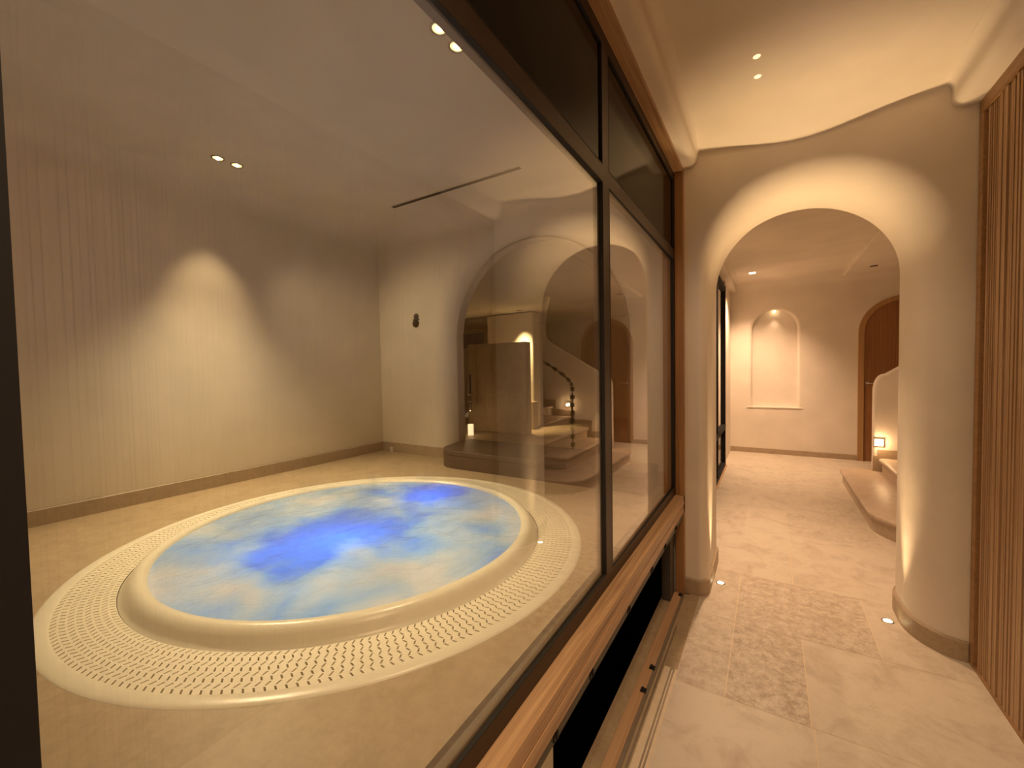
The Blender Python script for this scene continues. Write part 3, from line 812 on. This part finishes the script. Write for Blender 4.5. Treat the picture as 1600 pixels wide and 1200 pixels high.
# technical void: black sheets stand in for its unlit depth
o = MB().box(-3.3, -.63, Y0, 2.9, -.7, -.65).build('floor_void', 'black'); struct(o, 'bottom of the technical void, its darkness painted black', 'floor')
o = MB().box(-.95, -.93, Y0, 2.9, -.65, .58).box(-.95, -.60, 2.88, 2.90, -.65, .64).build('wall_void', 'black'); struct(o, 'black board closing the technical void, standing in for its unlit depth', 'wall')
t = thing('pipe_bracket', (-.66, 2.70, .2), 'small grey pipe bracket at the dark end of the void', 'bracket')
MB().tube([(-.66, 2.86, .42), (-.66, 2.72, .42), (-.66, 2.70, .38), (-.66, 2.70, .22), (-.66, 2.74, .2)], .008, 8).build('pipe', 'grey', t)
MB().box(-.70, -.62, 2.84, 2.87, .40, .44).build('plate', 'grey', t)

# ------------------------------------------------------------------ slatted wall
SW = thing('slatted_panel', (XR, .6, 0), 'oak wall panel of vertical slats in varied widths along the right side', 'wall panel')
m_ = MB(); y = -1.55; random.seed(3)
while y < 2.84:
    wd = random.choice((.007, .010, .014, .018)); dp = random.choice((.003, .007, .010))
    m_.box(XR-.0-dp*.9, XR+.022, y, min(y+wd, 2.85), .012, 2.665)
    y += wd+random.choice((.002, .004, .005))
m_.build('slats', 'slat', SW)
MB().box(XR+.004, XR+.028, Y0, 2.90, 0, 2.70).build('backing', 'slatfr', SW)
m_ = MB().box(XR-.014, XR+.02, Y0, 2.915, 2.672, 2.735)
m_.build('top_rail', 'slatfr', SW, bevel=.002)
MB().box(XR-.014, XR+.02, 2.868, 2.915, 0, 2.672).build('end_stile', 'slatfr', SW, bevel=.002)
MB().box(XR-.012, XR+.02, Y0, 2.87, 0, .012).build('bottom_rail', 'slatfr', SW)

# ------------------------------------------------------------------ corridor & hall lamps
def oval(x, y, z, lab, grp):
    t = thing('recessed_spotlight', (x, y, z), lab, 'lamp', grp)
    MB().lathe([(0, -.002), (.013, -.002), (.015, 0)], (x, y, z), 28).build('lens', 'lamp_dim', t, smooth=True)
    return t
g = 'twin spotlights in the corridor ceiling'
oval(-.053, 2.185, HC, 'nearer of the two pale recessed spotlights in the corridor ceiling', g)
oval(-.053, 2.335, HC, 'farther of the two pale recessed spotlights in the corridor ceiling', g)
spot('corridor_light_1', (-.053, 2.185, HC-.03), (.05, 2.3, 0), 22, 110, 1, WARM, .03)
spot('corridor_fill_2', (.15, .2, HC-.03), (.15, .4, 0), 95, 118, 1, WARM, .05)  # added fill for the near corridor, no fitting modelled
spot('corridor_fill_3', (.15, -1.0, HC-.03), (.15, -1.0, 0), 50, 110, 1, WARM, .05)  # further added fill, behind the camera
def uplight(x, y, lab, e, tx):
    t = thing('floor_uplight', (x, y, 0), lab, 'lamp', 'recessed floor uplights under the arch')
    MB().lathe([(.020, .0005), (.022, .003), (.028, .003), (.030, .0003)], (x, y, 0), 28).build('steel_ring', 'chrome', t, smooth=True)
    MB().lathe([(0, .0022), (.021, .0022)], (x, y, 0), 28).build('lens', 'lamp', t)
    spot('uplight_glow', (x, y, .02), (tx, y-.16, 2.5), e*2.1, 42, 1, (1, .66, .33), .015)
uplight(-.285, 3.16, 'left floor uplight beside the left arch pier', 50, -.02)
uplight(.588, 3.16, 'right floor uplight beside the right arch pier', 50, .33)
def twin_slot(x, y, lab, glow):
    t = thing('slot_spotlight', (x, y, HH), lab, 'lamp', 'slot spotlights in the hall ceiling')
    z = HH-.052 if x > .95 else HH
    for dy in (-.03, .03):
        MB().box(x-.04, x+.04, y+dy-.012, y+dy+.012, z-.004, z).build('slot', glow, t, bevel=.001)
twin_slot(-.23, 7.35, 'lit twin slot spotlight near the niche in the hall ceiling', 'lamp')
twin_slot(1.22, 7.6, 'dark twin slot spotlight above the arched door in the hall ceiling', 'leather')
spot('hall_light_1', (-.23, 7.35, HH-.04), (-.3, 7.9, 0), 190, 100, 1, HALL, .03)
spot('hall_light_2', (-.2, 5.6, HH-.04), (-.2, 5.6, 0), 100, 130, 1, HALL, .05)
spot('hall_light_3', (-.26, 4.15, HH-.04), (-.18, 3.7, 0), 150, 76, 1, HALL, .04)
spot('hall_light_4', (2.4, 5.8, HH-.08), (2.3, 5.8, 0), 10, 140, 1, HALL, .05)
